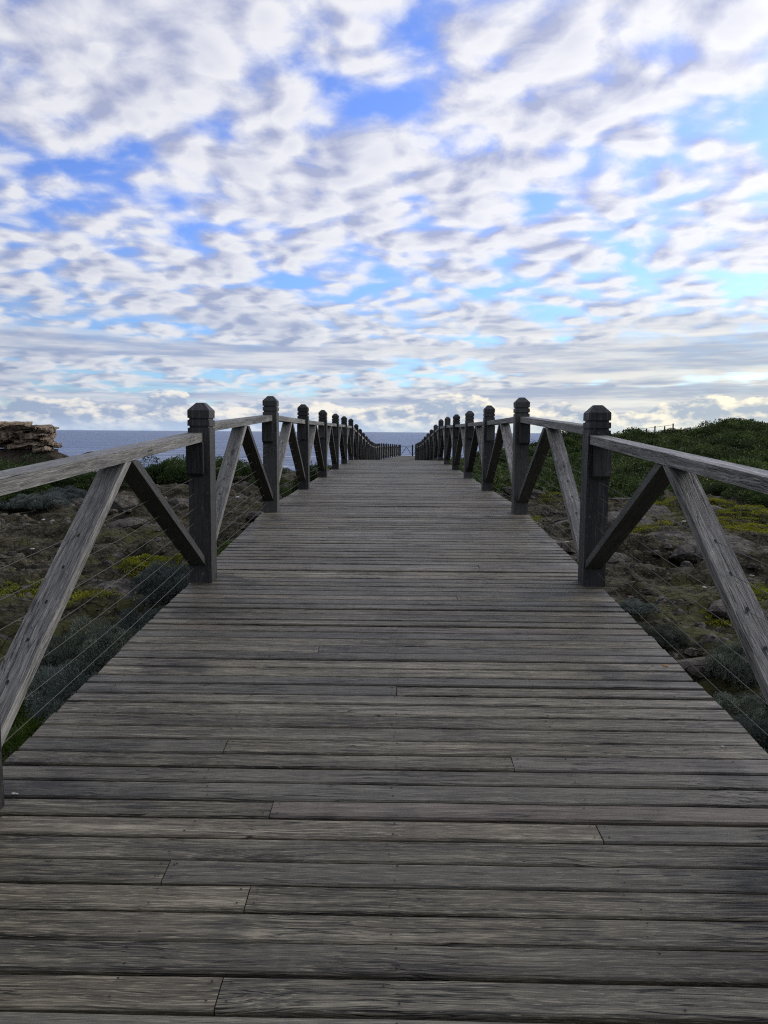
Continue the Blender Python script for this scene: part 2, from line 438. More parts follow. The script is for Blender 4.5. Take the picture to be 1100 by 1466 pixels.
# ------------------------------------------------------------------ the boardwalk deck
HALF = 1.372
boardwalk = empty('boardwalk', (0, 0, float(deck_z(0)) - .3))
tag(boardwalk, 'grey weathered boardwalk deck of cross planks rising over a hump towards the sea', 'boardwalk')
BW_INV = Vector(boardwalk.location)

def plank_geo(L, Wd, T, seed, n=10, warp=1.0):
    """a plank along x with eased edges, slightly uneven long edges and a faint bow"""
    rr = np.random.default_rng(seed)
    xs = np.linspace(-L / 2, L / 2, n + 1)
    e = .005
    edge1 = (rr.random(n + 1) - .5) * .0030 * warp; edge2 = (rr.random(n + 1) - .5) * .0030 * warp
    cup = (rr.random() - .5) * .003 * warp; tilt = (rr.random() - .5) * .005 * warp; lift = (rr.random() - .5) * .004 * warp
    bow = (rr.random() - .5) * .006 * warp
    V = []
    for i, x in enumerate(xs):
        zz = lift + bow * (1 - (2 * x / L) ** 2)
        a, c = -Wd / 2 + edge1[i], Wd / 2 + edge2[i]
        V += [(x, a, -T), (x, a, -e + zz - tilt), (x, a + e, zz - tilt), (x, c - e, zz + tilt), (x, c, -e + zz + tilt), (x, c, -T)]
    F = []
    for i in range(n):
        for k in range(6):
            k2 = (k + 1) % 6
            F.append((i * 6 + k, i * 6 + k2, (i + 1) * 6 + k2, (i + 1) * 6 + k))
    F.append(tuple(range(5, -1, -1))); F.append(tuple(n * 6 + k for k in range(6)))
    F = [tuple(reversed(f)) for f in F]
    return np.array(V), F

PITCHB = .1005
rows = np.arange(-1.25, Y_END, PITCHB)
far_v, far_f, far_loc, far_r = [], [], [], []
nail_pts = []
nv = 0
joists = (-1.22, -.62, 0., .62, 1.22)
prr = random.Random(11)
NEAR_Y = 12.4
# butt joints read off the photograph: row distance -> joint position
fixed = {}
def add_fixed(px, py):
    d = ray(px, py); t = .5
    while t < 30:
        p = d * t
        if E + p.z < float(deck_z(p.y)): break
        t += .005
    i = int(round((p.y - rows[0]) / PITCHB)); fixed[i] = p.x
for q_ in ((390, 1155), (355, 1283), (318, 1407), (734, 1092), (568, 988), (457, 928), (655, 857), (583, 780)): add_fixed(*q_)
def row_at(py, px=566):
    d = ray(px, py); t = .5
    while E + d.z * t > float(deck_z(d.y * t)): t += .005
    return int(round((d.y * t - rows[0]) / PITCHB))
tone_full = {row_at(823): .985, row_at(764): .97, row_at(742): .99, row_at(712): .98}
pink_right, pale_left, pale_right = row_at(1157), row_at(1280), row_at(778)
def tone_of(i, a, r):
    if i in tone_full: return tone_full[i]
    if i == pink_right: return .135 if a > -1 else .30
    if i == pale_left: return .90 if a < -1 else .35
    if i == pale_right: return .99 if a < -1 else .6
    return r
for i, y in enumerate(rows):
    slope = math.atan((float(deck_z(y + .3)) - float(deck_z(y - .3))) / .6)
    cxp = float(path_x(y)); z0 = float(deck_z(y))
    wid = PITCHB - prr.choice((.007, .009, .010, .012, .016))
    if i in fixed: cuts = [fixed[i]]
    elif prr.random() < .08: cuts = [prr.choice(joists[1:4])]
    else: cuts = []
    xs = [-HALF + prr.uniform(-.006, .006)] + cuts + [HALF + prr.uniform(-.006, .006)]
    for a, c in zip(xs[:-1], xs[1:]):
        a2 = a + (.0015 if a in cuts else 0); c2 = c - (.0015 if c in cuts else 0)
        L = c2 - a2
        rnd = tone_of(i, a, prr.random())
        near = y < NEAR_Y
        V, F = plank_geo(L, wid, .036, i * 7 + int(a * 10) + 100, 10 if near else 2, 1.0 if near else .6)
        mid = (a2 + c2) / 2
        if near:
            me = mesh('plank', V, F); grain(me, V + np.array([mid, 0, 0]), rnd)
            o = link('plank', me, M_DECK, boardwalk)
            o.location = Vector((cxp + mid, y, z0)) - BW_INV
            o.rotation_euler = (slope, 0, prr.uniform(-.0006, .0006))
        else:
            cs, sn = math.cos(slope), math.sin(slope)
            Wv = np.stack([V[:, 0] + mid + cxp, V[:, 1] * cs - V[:, 2] * sn + y, V[:, 1] * sn + V[:, 2] * cs + z0], -1)
            far_v.append(Wv - np.array(BW_INV)); far_f += [tuple(k + nv for k in f) for f in F]; nv += len(V)
            far_loc.append(V + np.array([mid + rnd * 37., rnd * 91., rnd * 53.])); far_r += [rnd] * len(V)
    if y < 9:
        for jx in joists:
            for s in (-.026, .026):
                if prr.random() < .9: nail_pts.append((jx + prr.uniform(-.02, .02), y + s + prr.uniform(-.006, .006), z0 + s * math.tan(slope)))
        for cx_ in cuts:
            for s in (-.026, .026):
                for e_ in (-.022, .022): nail_pts.append((cx_ + e_, y + s, z0 + s * math.tan(slope)))
me = mesh('distant_planks', np.concatenate(far_v), far_f)
set_attr(me, 'loc', np.concatenate(far_loc), 'FLOAT_VECTOR'); set_attr(me, 'rnd', far_r)
tag(link('distant_planks', me, M_DECK, boardwalk), kind='stuff')
V, F = [], []
for (x, y, z) in nail_pts:
    b0 = len(V); r = .0034
    for k in range(6): V.append((x + r * math.cos(k * math.pi / 3), y + r * math.sin(k * math.pi / 3), z + .0035))
    V.append((x, y, z + .0048))
    for k in range(6): F.append((b0 + k, b0 + (k + 1) % 6, b0 + 6))
tag(link('nail_heads', mesh('nail_heads', np.array(V) - np.array(BW_INV), F), M_NAIL, boardwalk), kind='stuff')
# bearers under the planks and the piles that carry them
def box_mesh(name, c, s):
    x, y, z = s[0] / 2, s[1] / 2, s[2] / 2
    V = np.array([(-x, -y, -z), (x, -y, -z), (x, y, -z), (-x, y, -z), (-x, -y, z), (x, -y, z), (x, y, z), (-x, y, z)]) + np.array(c)
    return mesh(name, V, [(3, 2, 1, 0), (4, 5, 6, 7), (0, 1, 5, 4), (1, 2, 6, 5), (2, 3, 7, 6), (3, 0, 4, 7)])
ys_b = np.concatenate([np.array([-1.25]), np.arange(0, Y_END, 1.35), np.array([Y_END])])
for jx in joists:
    V, F = [], []
    for k, y in enumerate(ys_b):
        z0 = float(deck_z(y)) - .038; cxp = float(path_x(y))
        for (ddx, ddz) in ((-.03, -.16), (.03, -.16), (.03, 0), (-.03, 0)): V.append((cxp + jx + ddx - BW_INV.x, y - BW_INV.y, z0 + ddz - BW_INV.z))
        if k:
            a = (k - 1) * 4
            for s in range(4): F.append((a + s, a + (s + 1) % 4, a + 4 + (s + 1) % 4, a + 4 + s))
    F += [(3, 2, 1, 0), tuple(len(V) - 4 + k for k in range(4))]
    link('bearer', mesh('bearer', V, F), M_BEAM, boardwalk)
SPACING = 2.72
POST_Y = [2.13 + SPACING * i for i in range(-1, 29)]
POST_Y = [y for y in POST_Y if y < Y_END - .6]
POST_Y.append(Y_END - .09)
POST_Y[1] = 2.09
for y in POST_Y:
    for sx in (-1, 1):
        x = float(path_x(y)) + sx * .92; zt = float(deck_z(y)) - .2; zb = float(ground_z(x, y)) - .3
        link('pile', box_mesh('pile', Vector((x, y, (zt + zb) / 2)) - BW_INV, (.14, .14, zt - zb)), M_BEAM, boardwalk)

def splat(name, px, py, r, mat):
    d = ray(px, py); t = .5
    while E + d.z * t > float(deck_z(d.y * t)): t += .003
    p = d * t; V = [(0, 0, .0055)]; n = 11
    for k in range(n):
        q = r * random.uniform(.45, 1.1); V.append((q * 1.3 * math.cos(k * 2 * math.pi / n), q * .6 * math.sin(k * 2 * math.pi / n), .0045))
    o = link(name, mesh(name, V, [(0, 1 + k, 1 + (k + 1) % n) for k in range(n)]), mat, boardwalk)
    o.location = Vector((p.x, p.y, float(deck_z(p.y)))) - BW_INV
    o.rotation_euler = (.06, 0, random.uniform(-.4, .4))
    return o
splat('lichen_patch', 953, 954, .022, M_LICHEN)['label'] = 'small orange lichen patch on a plank'
for q_ in ((22, 1138, .011), (1035, 1070, .009), (812, 776, .022)):
    splat('bird_dropping', q_[0], q_[1], q_[2], M_WHITE)

# ------------------------------------------------------------------ railings
PW = .145                                   # post width
XO = HALF - PW / 2                          # post centre line
POST_H = 1.205
def rings_mesh(name, rings, cx=0.):
    V, F = [], []
    for (hw, z) in rings: V += [(-hw, -hw, z), (hw, -hw, z), (hw, hw, z), (-hw, hw, z)]
    for i in range(len(rings) - 1):
        a = i * 4
        for s in range(4): F.append((a + s, a + (s + 1) % 4, a + 4 + (s + 1) % 4, a + 4 + s))
    F.append((3, 2, 1, 0)); n = len(V); F.append((n - 4, n - 3, n - 2, n - 1))
    return mesh(name, V, F), np.array(V)
def chamf_rings():
    h = PW / 2; H = POST_H; g = .010
    return [(h, 0.), (h, H - .166), (h - g, H - .164), (h - g, H - .153), (h, H - .151), (h, H - .114), (h - g, H - .112),
            (h - g, H - .102), (h, H - .100), (h, H - .050), (h * .42, H - .004), (h * .36, H)]
post_meshes = []
for k in range(6):
    me, V = rings_mesh('post', chamf_rings())
    for vtx in me.vertices:
        vtx.co.x += random.uniform(-.0015, .0015); vtx.co.y += random.uniform(-.0015, .0015)
    V2 = V[:, [2, 0, 1]]; grain(me, V2, random.random()); me.materials.append(M_POST)
    bm_ = me; post_meshes.append(me)
def prism_yz(name, poly, x0, x1, mat, rnd, along, parent, origin):
    """an upright timber outline in the y-z plane given thickness in x; small eased edges"""
    pts = np.array(poly); c = pts.mean(0); e = .004
    inn = c + (pts - c) * (1 - e / np.maximum(np.abs(pts - c).min(), .02) * .6)
    n = len(pts); V = []
    for (xx, pp) in ((x0, inn), (x0 + e, pts), (x1 - e, pts), (x1, inn)):
        V += [(xx, p[0], p[1]) for p in pp]
    F = [tuple(range(n))[::-1]] + [tuple(3 * n + k for k in range(n))]
    for r_ in range(3):
        for k in range(n): F.append((r_ * n + k, r_ * n + (k + 1) % n, (r_ + 1) * n + (k + 1) % n, (r_ + 1) * n + k))
    V = np.array(V)
    A = np.array([0, along[0], along[1]]); A = A / np.linalg.norm(A); B = np.cross(A, np.array([1., 0, 0]))
    me = mesh(name, V - np.array(origin), F)
    import bmesh
    bm = bmesh.new(); bm.from_mesh(me); bmesh.ops.recalc_face_normals(bm, faces=bm.faces); bm.to_mesh(me); bm.free()
    grain(me, np.stack([V @ A, V[:, 0], V @ B], -1), rnd)
    o = link(name, me, mat, parent); o.location = origin
    return o

RT = .058                                    # rail depth
RAIL_OVR = {0: (-.205, -.162), 1: (-.012, .050), 2: (.165, .172)}   # (arriving, leaving) rail tops at the first posts, above eye level
def rail_top(i, side):
    k = i - 1
    if k in RAIL_OVR: return E + RAIL_OVR[k][side]
    y = POST_Y[i]
    return float(deck_z(y)) + .975
CABLE_H = [.10 + .098 * k for k in range(7)]

def build_railing(sx, label):
    y0 = POST_Y[0]
    org = Vector((sx * XO, y0, float(deck_z(y0))))
    root = empty('timber_railing', org); tag(root, label, 'railing', 'railings along the boardwalk')
    cx0, cx1 = sorted((sx * (XO - PW / 2 + .034), sx * (XO + PW / 2 + .002)))     # rails sit a little towards the outside
    for i, y in enumerate(POST_Y):
        z = float(deck_z(y)); pxo = float(path_x(y)) + (.03 if i == 2 and sx == 1 else 0)
        last = i == len(POST_Y) - 1
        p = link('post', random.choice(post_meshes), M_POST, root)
        p.location = Vector((sx * XO + pxo, y, z - .012)) - org
        p.rotation_euler = (random.uniform(-.007, .007), random.uniform(-.007, .007), random.choice((0, 0, math.pi)) + random.uniform(-.01, .01))
        if i > 14 and i < 20: p.rotation_euler.x *= 2
        for side, s in ((0, -1), (1, 1)):
            if (side == 0 and i == 0) or (side == 1 and last): continue
            zt = rail_top(i, side) - RT - .001
            yf = y + s * PW / 2 + s * .001; th = .042
            poly = [(yf, zt), (yf + s * th, zt), (yf + s * th, zt - .205), (yf + s * th * .55, zt - .222), (yf, zt - .222)]
            og = (sx * XO + pxo, y, z)
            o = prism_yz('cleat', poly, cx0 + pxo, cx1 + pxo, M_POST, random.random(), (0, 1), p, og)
            o.parent = root; o.parent = p
            o.matrix_parent_inverse = Matrix.Identity(4)
            o.location = Vector(og) - Vector((sx * XO + pxo, y, z - .012))
            p.rotation_euler.z = random.uniform(-.008, .008)
    for i in range(len(POST_Y) - 1):
        ya, yb = POST_Y[i] + PW / 2 + .001, POST_Y[i + 1] - PW / 2 - .001
        za, zb = rail_top(i, 1), rail_top(i + 1, 0)
        pa, pb = float(path_x(POST_Y[i])), float(path_x(POST_Y[i + 1])); pm = (pa + pb) / 2
        og = org
        o = prism_yz('top_rail', [(ya, za - RT), (yb, zb - RT), (yb, zb), (ya, za)], cx0 + pm, cx1 + pm, M_RAIL, random.random(), (yb - ya, zb - za), root, og)
        o.location = (0, 0, 0)
        ym = (ya + yb) / 2; zm = (za + zb) / 2 - RT - .001; th = .047
        for s in (1, -1):
            yp = ya if s == 1 else yb
            dz_ = float(deck_z(yp)) + .115
            sl = (zm - dz_) / abs(ym - yp); an = math.atan(sl)
            t1, t2 = th / math.cos(an), th / math.sin(an)
            ap = ym - s * .002
            poly = [(yp, dz_), (ap, zm), (ap - s * t2, zm), (yp, dz_ + t1)]
            o = prism_yz('brace', poly, cx0 + pm + .003, cx1 + pm - .003, M_RAIL if s == 1 else M_POST, random.random(), (ap - yp, zm - dz_), root, org)  # braces showing their underside: its shade is put in as darker post wood
            o.location = (0, 0, 0)
            if s == 1 and i in (0, 1, 2, 3):
                for ch in CABLE_H:
                    yc = (yp + ap) / 2
                    for _ in range(6):
                        fb = (yc - POST_Y[i]) / (POST_Y[i + 1] - POST_Y[i])
                        zc = float(deck_z(POST_Y[i])) * (1 - fb) + float(deck_z(POST_Y[i + 1])) * fb + ch + .02 - .018 * math.sin(math.pi * fb)
                        yc = yp + (zc - dz_ - t1) / sl
                    if not yp + .03 < yc < ap - t2 - .03: continue
                    nrm = np.array([-s * math.sin(an), math.cos(an)]); tg = np.array([s * math.cos(an), math.sin(an)])
                    V = []; n = 8; xm = (cx0 + cx1) / 2 + pm
                    for h_ in (0.0, .002):
                        for k in range(n):
                            a = 2 * math.pi * k / n
                            q = tg * .010 * math.sin(a) + nrm * h_
                            V.append((xm + .005 * math.cos(a) - org.x, yc + q[0] - org.y, zc + q[1] - org.z))
                    F = [tuple(range(n, 2 * n))] + [(k, (k + 1) % n, n + (k + 1) % n, n + k) for k in range(n)]
                    link('cable_hole_disc', mesh('cable_hole_disc', V, F), M_CABLE_HOLE, o)  # black disc on the brace face, painting the dark inside of a cable hole
    # wire cables strung through posts and braces
    for ci, ch in enumerate(CABLE_H):
        V, F = [], []; n = 5; r = .0014
        ys = []
        for i in range(len(POST_Y) - 1):
            a, b_ = POST_Y[i], POST_Y[i + 1]
            ys += [a, a + (b_ - a) * .25, (a + b_) / 2, a + (b_ - a) * .75]
        ys.append(POST_Y[-1])
        ph = random.uniform(0, 6)
        for k, y in enumerate(ys):
            ia = min(k // 4, len(POST_Y) - 2); f = (k % 4) / 4 if k < len(ys) - 1 else 1.
            if k == len(ys) - 1: ia = len(POST_Y) - 2
            z = float(deck_z(POST_Y[ia])) * (1 - f) + float(deck_z(POST_Y[ia + 1])) * f + ch + .02
            z -= .014 * math.sin(math.pi * f) * (1.3 + math.sin(ph + ia * 2.1 + ci))
            x = sx * (XO + .018) + float(path_x(y)) + .004 * math.sin(ph + k)
            for s in range(n):
                a = 2 * math.pi * s / n; V.append((x + r * math.cos(a) - org.x, y - org.y, z + r * math.sin(a) - org.z))
            if k:
                b0 = (k - 1) * n
                for s in range(n): F.append((b0 + s, b0 + (s + 1) % n, b0 + n + (s + 1) % n, b0 + n + s))
        link('cable', mesh('cable', V, F, True), M_CABLE, root)
    return root
build_railing(-1, 'long timber railing with cabled V braces on the seaward bush-and-cliff side of the boardwalk')
build_railing(1, 'long timber railing with cabled V braces on the scrubby hill side of the boardwalk')

# the short barrier that closes the far end
ye = Y_END - .09; xe = float(path_x(ye)); ze = float(deck_z(ye))
endb = empty('end_barrier', (xe, ye, ze)); tag(endb, 'short timber barrier with two inverted V braces closing the sea end of the boardwalk', 'railing')
p = link('post', post_meshes[0], M_POST, endb); p.location = (0, 0, -.012)
def bar(name, a, b, wy, th, mat, parent):
    a, b = Vector(a), Vector(b); d = (b - a).normalized(); u = Vector((0, 1, 0)); v = d.cross(u).normalized()
    V = [pt + u * sy * wy / 2 + v * sv * th / 2 for pt in (a, b) for (sy, sv) in ((-1, -1), (1, -1), (1, 1), (-1, 1))]
    me = mesh(name, V, [(3, 2, 1, 0), (4, 5, 6, 7), (0, 1, 5, 4), (1, 2, 6, 5), (2, 3, 7, 6), (3, 0, 4, 7)])
    grain(me, np.array([((q - a).dot(d), q.y, q.z) for q in V]), random.random())
    return link(name, me, mat, parent)
for s in (-1, 1):
    xa, xb = s * (PW / 2 + .002), s * (XO - PW / 2 - .002)
    bar('top_rail', (xa, 0, .945), (xb, 0, .945), .11, RT, M_RAIL, endb)
    xm = (xa + xb) / 2
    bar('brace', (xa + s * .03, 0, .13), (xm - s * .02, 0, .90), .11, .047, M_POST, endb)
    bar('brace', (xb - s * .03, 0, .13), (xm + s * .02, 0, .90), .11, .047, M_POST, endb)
    for ch in CABLE_H: bar('cable', (xa, .06, ch), (xb, .06, ch), .004, .004, M_CABLE, endb)

# ------------------------------------------------------------------ rock: headland, sea rock, loose stones
def rock_mesh(seed, flat=.5, sub=2, sharp=.35):
    import bmesh
    bm = bmesh.new(); bmesh.ops.create_icosphere(bm, subdivisions=sub, radius=1.0)
    rr = np.random.default_rng(seed)
    cuts = [(rr.normal(size=3), rr.uniform(.55, .95)) for _ in range(9)]
    for v_ in bm.verts:
        c = np.array(v_.co)
        for nrm, dd in cuts:
            nn = nrm / np.linalg.norm(nrm); k = c @ nn - dd
            if k > 0: c = c - nn * k * .9
        c = c * (1 + sharp * .35 * (rr.random() - .5)); c[2] *= flat
        v_.co = c
    me = bpy.data.meshes.new('rock'); bm.to_mesh(me); bm.free(); return me
rock_protos = [rock_mesh(s, f, 2) for s, f in ((1, .45), (2, .35), (3, .6), (4, .3), (5, .5))]
for me in rock_protos: me.materials.append(M_ROCK)
white_proto = rock_mesh(9, .6, 2); white_proto.materials.append(M_WHITE)

def place_rocks(n, xr, yr, label, group, seed):
    rr = random.Random(seed); k = 0
    while k < n:
        x, y = rr.uniform(*xr), rr.uniform(*yr) ** 1.0
        if abs(x) < 1.55 or vnoise(np.array(x * .4), np.array(y * .4), 77) < .42: continue
        s = rr.choice((.09, .12, .16, .2, .28, .36)) * (1 + .03 * y)
        if s > .3 and rr.random() < .4: s *= 1.4
        o = link('rock', rr.choice(rock_protos)); o.location = (x, y, float(ground_z(x, y)) + s * .04)
        o.scale = (s * rr.uniform(.8, 1.4), s * rr.uniform(.7, 1.1), s * rr.uniform(.6, 1.0))
        o.rotation_euler = (rr.uniform(-.2, .2), rr.uniform(-.2, .2), rr.uniform(0, 6.3))
        big_ = s > .4
        tag(o, ('broad flat slab of ' if big_ else 'small loose piece of ') + label, 'rock', ('broad ' if big_ else 'small ') + group); k += 1
place_rocks(95, (-15, -1.7), (4, 34), 'brown limestone on the mossy seaward ground beside the boardwalk', 'rocks on the seaward ground', 3)
place_rocks(120, (1.7, 15), (4, 28), 'brown limestone on the bare hill-side ground beside the boardwalk', 'rocks on the hill-side ground', 4)
WL = ((47, 793), (75, 735), (62, 735), (142, 735), (120, 742), (300, 700), (340, 716))
WR = ((961, 753), (979, 754), (915, 785), (930, 786), (990, 821), (992, 847), (1008, 851), (1094, 791), (1077, 819), (1056, 905), (972, 829), (1006, 801), (878, 736), (790, 724), (772, 745), (812, 770))
for pts, label, group in ((WL, 'small chalky white stone on the mossy ground on the seaward side of the boardwalk', 'white stones on the seaward ground'),
                          (WR, 'small chalky white stone on the bare rocky ground on the hill side of the boardwalk', 'white stones on the hill-side ground')):
    for q_ in pts:
        x, y = on_ground(*q_)
        o = link('stone', white_proto); s = .010 * y * random.uniform(.22, .36)
        o.location = (x, y, float(ground_z(x, y)) + s * .4); o.scale = (s * 1.3, s, s * .9); o.rotation_euler = (0, 0, random.uniform(0, 6))
        tag(o, label, 'stone', group)
# pebbles and rubble nobody could count
def rubble(n):
    base = np.array([(-.9, -.5, -.2), (.8, -.7, -.2), (1., .6, -.2), (-.6, .8, -.2), (-.5, -.3, .4), (.5, -.35, .5), (.55, .35, .35), (-.4, .45, .5)])
    fq = np.array([(4, 5, 6, 7), (0, 1, 5, 4), (1, 2, 6, 5), (2, 3, 7, 6), (3, 0, 4, 7)])
    y = 3 + 30 * rng.random(n) ** 1.4; side = np.where(rng.random(n) < .5, -1, 1)
    x = side * (1.6 + 15 * rng.random(n) ** 1.2)
    keep = fbm(x * .5, y * .5, 3, 61) > .44; x, y = x[keep], y[keep]; m = len(x)
    s = (.018 + .05 * rng.random(m) ** 3) * (1 + .05 * y)
    a = rng.random(m) * 6.28
    z = ground_z(x, y)
    bb = base[None] * (1 + .5 * (rng.random((m, 8, 3)) - .5)) * s[:, None, None]
    V = np.stack([bb[..., 0] * np.cos(a)[:, None] - bb[..., 1] * np.sin(a)[:, None] + x[:, None],
                  bb[..., 0] * np.sin(a)[:, None] + bb[..., 1] * np.cos(a)[:, None] + y[:, None], bb[..., 2] + z[:, None]], -1)
    Fq = (fq[None] + 8 * np.arange(m)[:, None, None]).reshape(-1, 4)
    return np_mesh('rubble', V.reshape(-1, 3), Fq)
tag(link('rubble', rubble(16000), M_ROCK), 'small rubble and pebbles strewn over the rocky ground', 'rubble', kind='stuff')

# layered headland beyond the bushes
def slab(outline, z0, z1, seed):
    rr = np.random.default_rng(seed); n = len(outline); V, F = [], []
    c = outline.mean(0)
    lv = ((z0, .965), (z0 + (z1 - z0) * .2, 1.0), (z0 + (z1 - z0) * .8, .995), (z1, .95))
    for z, k in lv:
        for p_ in outline: V.append((c[0] + (p_[0] - c[0]) * k + rr.normal() * .05, c[1] + (p_[1] - c[1]) * k + rr.normal() * .05, z + rr.normal() * .04))
    for l in range(3):
        for k in range(n): F.append((l * n + k, l * n + (k + 1) % n, (l + 1) * n + (k + 1) % n, (l + 1) * n + k))
    V.append((c[0], c[1], z1)); V.append((c[0], c[1], z0))
    for k in range(n): F.append((3 * n + k, 3 * n + (k + 1) % n, len(V) - 2)); F.append(((k + 1) % n, k, len(V) - 1))
    return V, F
HD = 72.0
def at(px, py, dist): d = ray(px, py); return d * (dist / d.y) + Vector((0, 0, E))
tip = at(90, 640, HD)                       # seaward end of the ledges
headland = empty('rock_headland', (tip.x - 8, HD, SEA_Z)); tag(headland, 'layered tan rock headland jutting over the sea above dark undercut', 'headland')
hb = Vector(headland.location)
hr = np.random.default_rng(5)
zt = at(40, 612, HD).z; zl = at(40, 645, HD).z
layers = 10
def blob(x0, x1, y0, y1, seed, n=26):
    rr = np.random.default_rng(seed); a = np.linspace(0, 2 * math.pi, n, endpoint=False)
    cx_, cy_ = (x0 + x1) / 2, (y0 + y1) / 2
    sq = lambda q: np.sign(q) * np.abs(q) ** .55
    r = 1 + .13 * (rr.random(n) - .5)
    return np.stack([cx_ + (x1 - x0) / 2 * sq(np.cos(a)) * r, cy_ + (y1 - y0) / 2 * sq(np.sin(a)) * r], -1)
zs = zl + (zt - zl) * np.array([0, .16, .26, .42, .50, .68, .77, .90, 1.0])
for k in range(len(zs) - 1):
    over = (-.30, .10, -.05, -.55, -.62, -.35, -.02, -.25)[k]
    xs_ = -18.0
    while xs_ < 0:
        wd = hr.uniform(1.4, 4.6); x1 = min(xs_ + wd, 0)
        if x1 > -.7: x1 = 0
        front = HD - 3 + hr.uniform(-1.1, 1.0) + max(0, xs_ + 3) * .5
        back = HD + min(8., .3 - x1 * .8) - (1.2 if x1 == 0 else 0)
        out_ = blob(tip.x + xs_ - .05, tip.x + x1 + (over if x1 == 0 else .10), front, max(back, front + 1.5), int(hr.integers(1e6)), 44)
        lift = -.045 * xs_
        V, F = slab(out_, zs[k] + lift + hr.uniform(-.12, .0), zs[k + 1] + lift + hr.uniform(-.10, .10), int(hr.integers(1e6)))
        V = np.array(V); sl_ = hr.uniform(.03, .16); cx_ = V[:, 0].mean()
        V[:, 2] += (V[:, 0] - cx_) * sl_ + .34 * (fbm(V[:, 0] * 1.2, V[:, 1] * 1.7 + V[:, 2] * 2, 3, 55) - .5)
        V[:, 1] += 1.5 * (fbm(V[:, 0] * 1.3 + 5, V[:, 2] * 3.0, 4, 57) - .5)
        link('rock_layer', mesh('rock_layer', V - np.array(hb), F), M_CLIFF, headland)
        xs_ = x1
# dark undercut foot
nx, nz = 60, 22
V, F = [], []
for j in range(nz):
    f = j / (nz - 1); z = SEA_Z - .6 + (zl + .15 - (SEA_Z - .6)) * f
    for i in range(nx):
        u = i / (nx - 1); ang = -math.pi / 2 + u * math.pi
        ex = 7.0 * (1 - f) - .45 * math.exp(-((f - .95) / .04) ** 2)
        rx = 3.9 + ex; ry = 2.3 + ex * .5
        nn = 1 + .22 * (float(fbm(u * 9 + 3, f * 7, 4, 91)) - .5)
        if i == 0 or i == nx - 1: xx = tip.x - 20
        else: xx = tip.x - 4.2 + rx * max(0, math.cos(ang)) * nn if abs(math.cos(ang)) > .05 else tip.x - 20
        V.append((xx, HD - .6 + ry * math.sin(ang) * nn, z))
for j in range(nz - 1):
    for i in range(nx - 1): F.append((j * nx + i, j * nx + i + 1, (j + 1) * nx + i + 1, (j + 1) * nx + i))
link('rock_base', mesh('rock_base', np.array(V) - np.array(hb), F, True), M_CLIFF_DARK, headland)
# rock awash off the headland
d_ = ray(131, 652); t_ = (SEA_Z - E) / d_.z
sp = d_ * t_
sr = link('sea_rock', rock_mesh(21, .35, 3, .5), M_CLIFF_DARK); k_ = t_ / F_PX
sr.location = (sp.x, sp.y, SEA_Z + .1); sr.scale = (13 * k_, 9 * k_, 13 * k_)
tag(sr, 'low dark rock awash in the sea off the headland', 'rock')

# ------------------------------------------------------------------ plants
def leaves(C, Nrm, ln, wd, rr, spread=.8):
    """rhombic leaves at points C pointing roughly along Nrm"""
    m = len(C)
    d = Nrm + spread * rr.normal(size=(m, 3)); d /= np.linalg.norm(d, axis=1)[:, None]
    s = np.cross(d, rr.normal(size=(m, 3))); s /= np.linalg.norm(s, axis=1)[:, None] + 1e-9
    ln = ln * (.6 + .8 * rr.random(m))[:, None]; wd = wd * (.7 + .6 * rr.random(m))[:, None]
    V = np.stack([C, C + d * ln * .45 + s * wd / 2, C + d * ln, C + d * ln * .45 - s * wd / 2], 1).reshape(-1, 3)
    return V, np.arange(4 * m).reshape(-1, 4)
def dome_lobes(rr, n, hgt):
    L = []
    while len(L) < n:
        a = rr.random() * 6.283; r = math.sqrt(rr.random()) * .80
        top = hgt * math.sqrt(max(0, 1 - r * r)) * rr.uniform(.72, 1.08)
        L.append((r * math.cos(a), r * math.sin(a), top * rr.uniform(.35, .85), rr.uniform(.16, .34) * (34 / max(n, 34)) ** .5))
    return L
def shrub_data(seed, n_lobes, n_leaf, hgt, ln, wd, spread):
    rr = np.random.default_rng(seed); L = dome_lobes(rr, n_lobes, hgt)
    per = n_leaf // n_lobes; C, N, T = [], [], []
    for (x, y, z, r) in L:
        v = rr.normal(size=(per, 3)); v /= np.linalg.norm(v, axis=1)[:, None]
        v[:, 2] = np.where(v[:, 2] < -.35, -v[:, 2], v[:, 2])
        rad = r * (.55 + .5 * rr.random(per) ** .6)
        p = np.array([x, y, z]) + v * rad[:, None] * np.array([1, 1, .85]); p[:, 2] = np.maximum(p[:, 2], .01)
        C.append(p); N.append(v + np.array([0, 0, .35])); T.append(np.clip(rr.random() * .45 + .55 * rr.random(per), 0, 1))
    V, F = leaves(np.concatenate(C), np.concatenate(N), ln, wd, rr, spread)
    return V, F, np.repeat(np.concatenate(T), 4), L
def stem_mesh(L, seed):
    rr = np.random.default_rng(seed); V, F = [], []
    for (x, y, z, r) in L:
        b0 = len(V); base = np.array([x * .12, y * .12, -.06]); mid = np.array([x * .5, y * .5, z * .45]); top = np.array([x, y, z])
        for pt, rad in ((base, .022), (mid, .014), (top, .005)):
            for k in range(4): V.append(pt + rad * np.array([math.cos(k * 1.571), math.sin(k * 1.571), 0]))
        for l in range(2):
            for k in range(4): F.append((b0 + l * 4 + k, b0 + l * 4 + (k + 1) % 4, b0 + l * 4 + 4 + (k + 1) % 4, b0 + l * 4 + 4 + k))
    return mesh('stem', V, F)
def shrub_proto(seed, mat, *a):
    V, F, T, L = shrub_data(seed, *a)
    me = np_mesh('foliage', V, F); set_attr(me, 'rnd', T); me.materials.append(mat)
    st = stem_mesh(L, seed); st.materials.append(M_STEM)
    return me, st
